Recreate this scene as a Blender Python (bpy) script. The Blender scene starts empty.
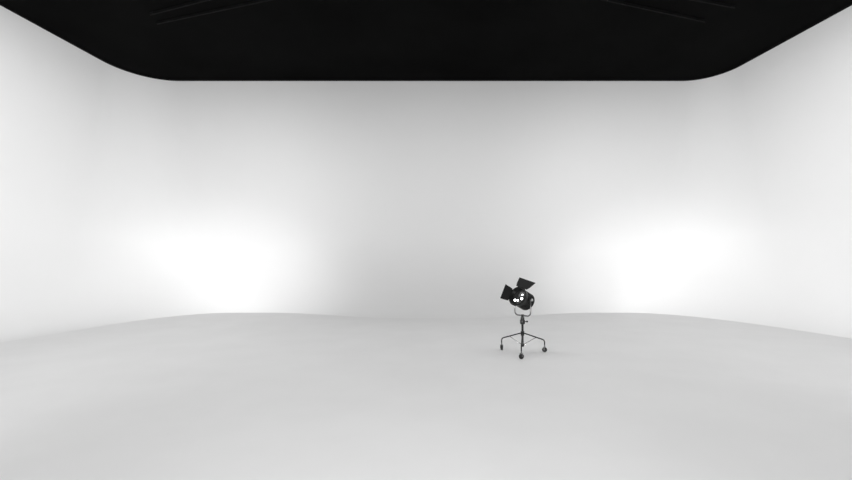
import bpy, bmesh, math
from mathutils import Vector, Matrix
C = bpy.context.scene.collection
sc = bpy.context.scene
sc.view_settings.view_transform = 'Standard'
sc.view_settings.look = 'None'

# ---------------- materials ----------------
def mat(name, col, rough=0.5, metal=0.0, spec=0.5, noise=0.0, nscale=3.0, emis=None, estr=0.0, lo=.35, hi=.65):
    m = bpy.data.materials.new(name); m.use_nodes = True
    nt = m.node_tree; b = nt.nodes['Principled BSDF']
    b.inputs['Roughness'].default_value = rough
    b.inputs['Metallic'].default_value = metal
    b.inputs['Specular IOR Level'].default_value = spec
    b.inputs['Base Color'].default_value = (*col, 1)
    if noise > 0:
        tc = nt.nodes.new('ShaderNodeTexCoord')
        n = nt.nodes.new('ShaderNodeTexNoise'); n.inputs['Scale'].default_value = nscale
        n.inputs['Detail'].default_value = 5
        r = nt.nodes.new('ShaderNodeValToRGB')
        r.color_ramp.elements[0].position = lo; r.color_ramp.elements[1].position = hi
        r.color_ramp.elements[0].color = (*[c*(1-noise) for c in col], 1)
        r.color_ramp.elements[1].color = (*col, 1)
        nt.links.new(tc.outputs['Object'], n.inputs['Vector'])
        nt.links.new(n.outputs['Fac'], r.inputs['Fac'])
        nt.links.new(r.outputs['Color'], b.inputs['Base Color'])
    if emis:
        b.inputs['Emission Color'].default_value = (*emis, 1)
        b.inputs['Emission Strength'].default_value = estr
    return m

M_wall = mat('white_paint', (.80,)*3, .6, spec=.2, noise=.006, nscale=.4)
M_floor = mat('white_floor_paint', (.775,)*3, .55, spec=.2, noise=.03, nscale=1.1)
M_ceil = mat('black_ceiling', (.0045,)*3, .95, spec=.02, noise=.3, nscale=.6)
M_trim = mat('black_trim', (.010,)*3, .7, spec=.05, noise=.2)
M_rail = mat('rail_black', (.008,)*3, .7, spec=.05, noise=.3)
M_black = mat('black_enamel', (.008,)*3, .28, spec=.5, noise=.3, nscale=20)
M_door = mat('door_black', (.004,)*3, .4, spec=.2, noise=.3, nscale=15)
M_steel = mat('steel', (.20,)*3, .3, metal=1, noise=.2, nscale=30)
M_chrome = mat('bright_steel', (.55,)*3, .2, metal=1, noise=.2, nscale=30)
M_dark = mat('dark_steel', (.02,)*3, .3, metal=.8, noise=.3, nscale=30)
M_rubber = mat('rubber', (.006,)*3, .7, noise=.3, nscale=40)
M_lens = mat('lens_glass', (.02,)*3, .12, spec=.6, noise=.2, nscale=20)
M_bulb = mat('bulb_glow', (1,)*3, .3, emis=(1, 1, 1), estr=4)

def obj_from_bm(bm, name, m, smooth=True, parent=None, label=None):
    me = bpy.data.meshes.new(name); bm.normal_update(); bm.to_mesh(me); bm.free()
    me.materials.append(m)
    if smooth:
        for p in me.polygons: p.use_smooth = True
    o = bpy.data.objects.new(name, me); C.objects.link(o)
    if parent: o.parent = parent
    if label: o['label'] = label
    return o

# ---------------- room : cyclorama ----------------
B = 13.1; H = 1.41+.465*B; CX = .7175*B; FL = 0.13; YF = -1.0
SQ = math.sqrt(1+FL*FL); YS = 7.2
A0 = math.radians(54); A1 = math.radians(89.5)
def arc(sign, r, d):
    P = Vector((sign*(CX+FL*d-d*SQ), B-d)); d1 = Vector((-sign, 0)); d2 = Vector((sign*FL, -1)).normalized()
    ang = math.acos(d1.dot(d2)); t = r/math.tan(ang/2)
    c = P+(d1+d2).normalized()*(r/math.sin(ang/2))
    va = P+d2*t-c; vb = P+d1*t-c; tot = va.angle(vb)
    s = 1 if va.x*vb.y-va.y*vb.x > 0 else -1
    out = []
    for i in range(33):
        th = s*tot*i/32
        out.append(c+Vector((va.x*math.cos(th)-va.y*math.sin(th), va.x*math.sin(th)+va.y*math.cos(th))))
    return out
def sidept(sign, y, d): return Vector((sign*(CX+FL*(B-y)-d*SQ), y))
NC, NW = 40, 24
def lev(k, s):
    A = A0+(A1-A0)*s; DE = 1.0+1.3*s
    rc = DE/(1-math.cos(A)); zc = rc*math.sin(A)
    if k <= NC:
        a = A*(1-k/NC); return rc-rc*math.cos(a), max(0.0, zc-rc*math.sin(a))
    return 0.0, zc+(H-zc)*(k-NC)/NW
def crad(top, bot, z): return top+(bot-top)*max(0.0, 1-z/H)**1.6
def smooth(t): t = max(0, min(1, t)); return t*t*(3-2*t)
def V3(p, z): return Vector((p.x, p.y, z))
SL = .97; SR = .6
def paths(k):
    dl, zl = lev(k, SL); d0, z0 = lev(k, SR)
    l = [V3(sidept(-1, YF+(YS-YF)*i/12, dl), zl) for i in range(13)]
    r = [V3(sidept(1, YS+(YF-YS)*i/12, d0), z0) for i in range(13)]
    a = []; b = []
    for i in range(33):
        d, z = lev(k, SL*smooth(1-i/30)); a.append(V3(arc(-1, crad(1.5, 3.3, z), d)[i], z))
        d, z = lev(k, SR*smooth(1-i/30)); b.append(V3(arc(1, crad(1.15, 3.1, z), d)[i], z))
    b.reverse()
    xa, xb = a[-1].x, b[0].x; c = []
    for i in range(1, 80):
        x = xa+(xb-xa)*i/80
        d, z = lev(k, smooth((5.0-abs(x-.2))/4.2))
        c.append(Vector((x, B-d, z)))
    return l, [l[-1]]+a+c+b+[r[0]], r
ALL = [paths(k) for k in range(NC+NW+1)]
def loft(k, name):
    bm = bmesh.new(); rows = [[bm.verts.new(p) for p in P[k]] for P in ALL]
    for j in range(len(rows)-1):
        for i in range(len(rows[0])-1):
            bm.faces.new((rows[j][i], rows[j+1][i], rows[j+1][i+1], rows[j][i+1]))
    o = obj_from_bm(bm, name, M_wall); o['kind'] = 'structure'; return o
loft(0, 'wall_left'); loft(1, 'wall_back'); loft(2, 'wall_right')

def slab(name, z0, z1, m):
    bm = bmesh.new()
    pts = [(-CX-FL*(B-YF)-.1, YF), (CX+FL*(B-YF)+.1, YF), (CX+.1, B+.1), (-CX-.1, B+.1)]
    lo = [bm.verts.new((x, y, z0)) for x, y in pts]; hi = [bm.verts.new((x, y, z1)) for x, y in pts]
    bm.faces.new(list(reversed(lo))); bm.faces.new(hi)
    for i in range(4): bm.faces.new((lo[i], lo[(i+1) % 4], hi[(i+1) % 4], hi[i]))
    o = obj_from_bm(bm, name, m, smooth=False); o['kind'] = 'structure'; return o
slab('floor', -.1, 0, M_floor)
slab('ceiling', H, H+.1, M_ceil)
l, m_, r = ALL[-1]; full = l[:-1]+m_+r[1:]
bm = bmesh.new(); rows = []
for i, p in enumerate(full):
    tg = full[min(i+1, len(full)-1)]-full[max(i-1, 0)]; n = Vector((tg.y, -tg.x)).normalized()
    rows.append([bm.verts.new((p.x+n.x*d, p.y+n.y*d, z)) for d, z in ((0, H-.035), (.03, H-.035), (.03, H), (0, H))])
for i in range(len(rows)-1):
    for j in range(4):
        bm.faces.new((rows[i][j], rows[i][(j+1) % 4], rows[i+1][(j+1) % 4], rows[i+1][j]))
t = obj_from_bm(bm, 'trim_1', M_trim, smooth=False); t['kind'] = 'structure'

# ---------------- generic solids ----------------
def frame_from(d):
    d = Vector(d).normalized(); up = Vector((0, 0, 1)) if abs(d.z) < .95 else Vector((0, 1, 0))
    x = up.cross(d).normalized(); y = d.cross(x); return x, y, d
def tube(bm, a, b, r0, r1=None, n=20, cap=True):
    a = Vector(a); b = Vector(b); r1 = r0 if r1 is None else r1
    x, y, d = frame_from(b-a)
    A = [bm.verts.new(a+(x*math.cos(2*math.pi*i/n)+y*math.sin(2*math.pi*i/n))*r0) for i in range(n)]
    Bv = [bm.verts.new(b+(x*math.cos(2*math.pi*i/n)+y*math.sin(2*math.pi*i/n))*r1) for i in range(n)]
    for i in range(n): bm.faces.new((A[i], A[(i+1) % n], Bv[(i+1) % n], Bv[i]))
    if cap: bm.faces.new(list(reversed(A))); bm.faces.new(Bv)
def polytube(bm, pts, r, n=12):
    pts = [Vector(p) for p in pts]; rings = []
    for k, p in enumerate(pts):
        d = (pts[min(k+1, len(pts)-1)]-pts[max(k-1, 0)])
        x, y, d = frame_from(d)
        if rings and abs(d.z) > .9:
            x = px_ - d*px_.dot(d); x.normalize(); y = d.cross(x)
        px_ = x
        rings.append([bm.verts.new(p+(x*math.cos(2*math.pi*i/n)+y*math.sin(2*math.pi*i/n))*r) for i in range(n)])
    for k in range(len(rings)-1):
        for i in range(n): bm.faces.new((rings[k][i], rings[k][(i+1) % n], rings[k+1][(i+1) % n], rings[k+1][i]))
    bm.faces.new(list(reversed(rings[0]))); bm.faces.new(rings[-1])
def revolve(bm, prof, n=40, M=Matrix(), cap=True):
    rings = []
    for r, z in prof:
        rings.append([bm.verts.new(M @ Vector((r*math.cos(2*math.pi*i/n), r*math.sin(2*math.pi*i/n), z))) for i in range(n)])
    if not cap: rings.append(rings[0])
    for k in range(len(rings)-1):
        for i in range(n): bm.faces.new((rings[k][i], rings[k][(i+1) % n], rings[k+1][(i+1) % n], rings[k+1][i]))
    if cap: bm.faces.new(list(reversed(rings[0]))); bm.faces.new(rings[-1])
def box(bm, size, M):
    bmesh.ops.create_cube(bm, size=1, matrix=M @ Matrix.Diagonal((*size, 1)))
def sharp(o, ang=35):
    if hasattr(o.data, 'set_sharp_from_angle'): o.data.set_sharp_from_angle(angle=math.radians(ang))

# ---------------- ceiling rails ----------------
def rail(a, b, label, w=.035):
    a = Vector(a); b = Vector(b); mid_ = (a+b)/2; d = b-a; L = d.length
    e = bpy.data.objects.new('ceiling_rail', None); C.objects.link(e); e.location = (mid_.x, mid_.y, H)
    e['label'] = label; e['category'] = 'ceiling rail'; e['group'] = 'dark rails under the ceiling'
    rot = Matrix.Rotation(math.atan2(d.y, d.x), 4, 'Z')
    bm = bmesh.new()
    box(bm, (L, w, .012), rot @ Matrix.Translation((0, 0, -.05)))
    box(bm, (L, .012, .04), rot @ Matrix.Translation((0, 0, -.028)))
    box(bm, (L, w, .012), rot @ Matrix.Translation((0, 0, -.008)))
    obj_from_bm(bm, 'beam', M_rail, smooth=False, parent=e)
    for i in range(3):
        bm = bmesh.new()
        box(bm, (.05, w*1.5, .05), rot @ Matrix.Translation((L*(i/2-.5)*.9, 0, -.027)))
        obj_from_bm(bm, 'mounting_bracket', M_rail, smooth=False, parent=e)
def cpt(px, py):
    dep = (H-.1-1.41)*400/(266-py); return ((px-426)/400*dep, dep, H)
rail(cpt(157, 26), cpt(300, -4), 'dark steel rail fixed under black ceiling')
rail(cpt(150, 17), cpt(225, -2), 'dark steel rail fixed under black ceiling')
rail(cpt(705, 24), cpt(575, -4), 'dark steel rail fixed under black ceiling')
rail(cpt(735, 10), cpt(665, -3), 'dark steel rail fixed under black ceiling')

# ---------------- studio spotlight ----------------
D = 6.45; X0 = (522.5-426)/400*D
base = bpy.data.objects.new('studio_spotlight', None); C.objects.link(base)
base.location = (X0, D, 0)
base['label'] = 'black studio spotlight with open barn doors on a wheeled tripod stand'
base['category'] = 'studio light'
R = .40
feet = [math.radians(a) for a in (-106, 15, 135)]
HUBZ = .33
bm = bmesh.new()
tube(bm, (0, 0, .11), (0, 0, .56), .018); tube(bm, (0, 0, .29), (0, 0, .36), .028)
tube(bm, (0, 0, .12), (0, 0, .155), .026)
post = obj_from_bm(bm, 'stand_post', M_dark, parent=base); sharp(post)
bm = bmesh.new()
revolve(bm, [(.018, .47), (.034, .475), (.04, .50), (.04, .535), (.03, .55), (.03, .58), (.016, .585)])
tube(bm, (.02, 0, .515), (.07, 0, .515), .006); tube(bm, (.06, 0, .515), (.085, 0, .515), .014)
cl_ = obj_from_bm(bm, 'stand_collar', M_black, parent=base); sharp(cl_)
for a in feet:
    c, s = math.cos(a), math.sin(a)
    bm = bmesh.new()
    polytube(bm, [(c*.015, s*.015, HUBZ), (c*.06, s*.06, HUBZ-.015), (c*(R-.04), s*(R-.04), .21), (c*(R-.012), s*(R-.012), .195), (c*R, s*R, .165), (c*R, s*R, .10)], .010)
    leg = obj_from_bm(bm, 'leg', M_dark, parent=base)
    bm = bmesh.new(); polytube(bm, [(c*.012, s*.012, .14), (c*R*.62, s*R*.62, .25)], .0055)
    obj_from_bm(bm, 'leg_brace', M_chrome, parent=base)
    bm = bmesh.new()
    o = Vector((c*R, s*R, 0)); tq = a+.7
    ax = Vector((math.cos(tq), math.sin(tq), 0)); fw = Vector((-ax.y, ax.x, 0))
    tube(bm, o+Vector((0, 0, .078)), o+Vector((0, 0, .12)), .010)
    Mx = Matrix((( ax.x, fw.x, 0, o.x), (ax.y, fw.y, 0, o.y), (0, 0, 1, 0), (0, 0, 0, 1)))
    box(bm, (.05, .03, .006), Mx @ Matrix.Translation((0, 0, .083)))
    for sg in (-1, 1): box(bm, (.004, .018, .05), Mx @ Matrix.Translation((sg*.023, 0, .059)))
    fk = obj_from_bm(bm, 'caster', M_steel, smooth=False, parent=base)
    bm = bmesh.new(); wc = o+Vector((0, 0, .039))
    tube(bm, wc-ax*.018, wc-ax*.012, .033, .039, 24, True); tube(bm, wc-ax*.012, wc+ax*.012, .039, .039, 24)
    tube(bm, wc+ax*.012, wc+ax*.018, .039, .033, 24, True)
    wh = obj_from_bm(bm, 'wheel', M_rubber, parent=fk); sharp(wh)

# head
PZ = .875; S = 1.3
aim = Vector((-.75, -.58, .42)).normalized()
hx = Vector((0, 0, 1)).cross(aim).normalized()
hy = aim.cross(hx).normalized()
HM = Matrix(((hx.x*S, hy.x*S, aim.x*S, 0), (hx.y*S, hy.y*S, aim.y*S, 0), (hx.z*S, hy.z*S, aim.z*S, PZ), (0, 0, 0, 1)))
bm = bmesh.new()
revolve(bm, [(.02, -.140), (.06, -.138), (.085, -.125), (.098, -.10), (.103, -.05), (.103, .04), (.112, .045), (.112, .075), (.118, .08), (.118, .105), (.108, .107), (.104, .06), (.09, .02), (.05, .0), (.01, -.005)], 48, HM)
for k in range(5):
    z = -.095+k*.026
    revolve(bm, [(.098, z), (.112, z+.001), (.112, z+.006), (.098, z+.007)], 48, HM)
housing = obj_from_bm(bm, 'lamp_housing', M_black, parent=base); sharp(housing)
bm = bmesh.new()
revolve(bm, [(.103, .055), (.103, .060), (.085, .068), (.06, .074), (.03, .078), (.005, .079)], 48, HM)
ln = obj_from_bm(bm, 'lens', M_lens, parent=housing, label='dark glossy glass front lens'); sharp(ln)
for k, (u, v, r) in enumerate(((-.045, -.045, .015), (.0, -.045, .012), (.05, -.02, .015), (.045, .03, .010))):
    bm = bmesh.new()
    revolve(bm, [(r, .066), (r, .079), (r*.7, .086), (r*.2, .089)], 24, HM @ Matrix.Translation((u, v, 0)))
    obj_from_bm(bm, 'glowing_bulb', M_bulb, parent=housing, label='small glowing white bulb')
bm = bmesh.new()
revolve(bm, [(.118, .098), (.126, .1), (.126, .109), (.112, .110), (.112, .104)], 48, HM, cap=False)
fr = obj_from_bm(bm, 'filter_frame', M_dark, parent=housing); sharp(fr)
def door(az, L, w0, w1, op):
    c, s = math.cos(az), math.sin(az)
    rad = Vector((c, s, 0)); tan = Vector((-s, c, 0)); n = Vector((0, 0, 1))
    out = (rad*math.sin(op)+n*math.cos(op))
    nn = out.cross(tan).normalized()*.003
    p0 = rad*.118+n*.108
    pts = [p0-tan*w0/2, p0+tan*w0/2, p0+out*L*.35+tan*(w0*.5+ (w1-w0)*.25), p0+out*L+tan*w1/2, p0+out*L-tan*w1/2, p0+out*L*.35-tan*(w0*.5+(w1-w0)*.25)]
    bm = bmesh.new()
    A = [bm.verts.new(HM @ (p+nn)) for p in pts]; Bv = [bm.verts.new(HM @ (p-nn)) for p in pts]
    bm.faces.new(A); bm.faces.new(list(reversed(Bv)))
    for i in range(6): bm.faces.new((A[i], Bv[i], Bv[(i+1) % 6], A[(i+1) % 6]))
    tube(bm, HM @ (p0-tan*w0/2), HM @ (p0+tan*w0/2), .006)
    obj_from_bm(bm, 'barn_door', M_door, smooth=False, parent=housing)
DOORS = [(math.radians(76), .12, .18, .27, math.radians(106)), (math.radians(174), .105, .16, .19, math.radians(24))]
for d in DOORS: door(*d)
bm = bmesh.new()
yr = .16
pts = [hx*yr+Vector((0, 0, .02)), hx*yr+Vector((0, 0, -.16))]
for i in range(1, 8):
    t_ = i/8*math.pi/2
    pts.append(hx*(yr-.07+.07*math.cos(t_))+Vector((0, 0, -.195-.07*math.sin(t_))))
pts += [Vector((-p.dot(hx)*hx.x, -p.dot(hx)*hx.y, p.z)) for p in reversed(pts)]
pts = [p+Vector((0, 0, PZ)) for p in pts]
polytube(bm, pts, .011)
yk = obj_from_bm(bm, 'yoke', M_steel, parent=base, label='thin dark steel U-shaped yoke')
for sg in (-1, 1):
    bm = bmesh.new(); o = hx*sg
    tube(bm, o*.11+Vector((0, 0, PZ)), o*.17+Vector((0, 0, PZ)), .012); tube(bm, o*.165+Vector((0, 0, PZ)), o*.19+Vector((0, 0, PZ)), .022)
    k_ = obj_from_bm(bm, 'tilt_knob', M_chrome, parent=yk, label='bright steel tilt knob'); sharp(k_)
bm = bmesh.new(); tube(bm, (0, 0, .58), (0, 0, .63), .02)
sp = obj_from_bm(bm, 'spigot', M_dark, parent=base); sharp(sp)

# ---------------- lights ----------------
def spot(loc, tgt, P, ang, blend, size=.4):
    l = bpy.data.lights.new('spot', 'SPOT'); l.energy = P; l.spot_size = math.radians(ang); l.spot_blend = blend; l.shadow_soft_size = size
    o = bpy.data.objects.new('spot', l); C.objects.link(o); o.location = loc
    o.rotation_euler = (Vector(tgt)-Vector(loc)).to_track_quat('-Z', 'Y').to_euler()
def area(loc, tgt, P, sx, sy):
    l = bpy.data.lights.new('area', 'AREA'); l.energy = P; l.shape = 'RECTANGLE'; l.size = sx; l.size_y = sy
    o = bpy.data.objects.new('area', l); C.objects.link(o); o.location = loc
    o.rotation_euler = (Vector(tgt)-Vector(loc)).to_track_quat('-Z', 'Y').to_euler()
spot((4.5, -4, 1.2), (-9.9, 10.0, 2.4), 7600, 55, 1, 1.5)
spot((-4.5, -4, 1.2), (10.2, 10.0, 2.4), 7600, 55, 1, 1.5)
spot((-4.0, -4, .7), (-6.5, 12.3, -1.0), 4300, 35, 1, .6)
spot((4.6, -4, .7), (7.5, 12.3, -1.0), 4300, 35, 1, .6)
spot((-4.5, -4, .5), (-6.3, 12.2, -.9), 2300, 16, 1, .4)
spot((5.2, -4, .5), (7.3, 12.2, -.9), 2300, 16, 1, .4)
spot((0, -4, 2.0), (0, 13, 6.2), 2300, 52, 1, 1.5)  # unseen wash added to fill the darker centre of the back wall
area((0, 6.4, H-.1), (0, 6.4001, 0), 460, 17, 5)
w = bpy.data.worlds.new('World'); sc.world = w; w.use_nodes = True
w.node_tree.nodes['Background'].inputs['Color'].default_value = (1, 1, 1, 1)
w.node_tree.nodes['Background'].inputs['Strength'].default_value = .56

# ---------------- camera ----------------
cam = bpy.data.cameras.new('Camera'); co = bpy.data.objects.new('Camera', cam); C.objects.link(co)
cam.sensor_width = 36; cam.lens = 36*400/852; cam.shift_y = 26/852
co.location = (0, 0, 1.41); co.rotation_euler = (math.radians(90), 0, 0)
sc.camera = co
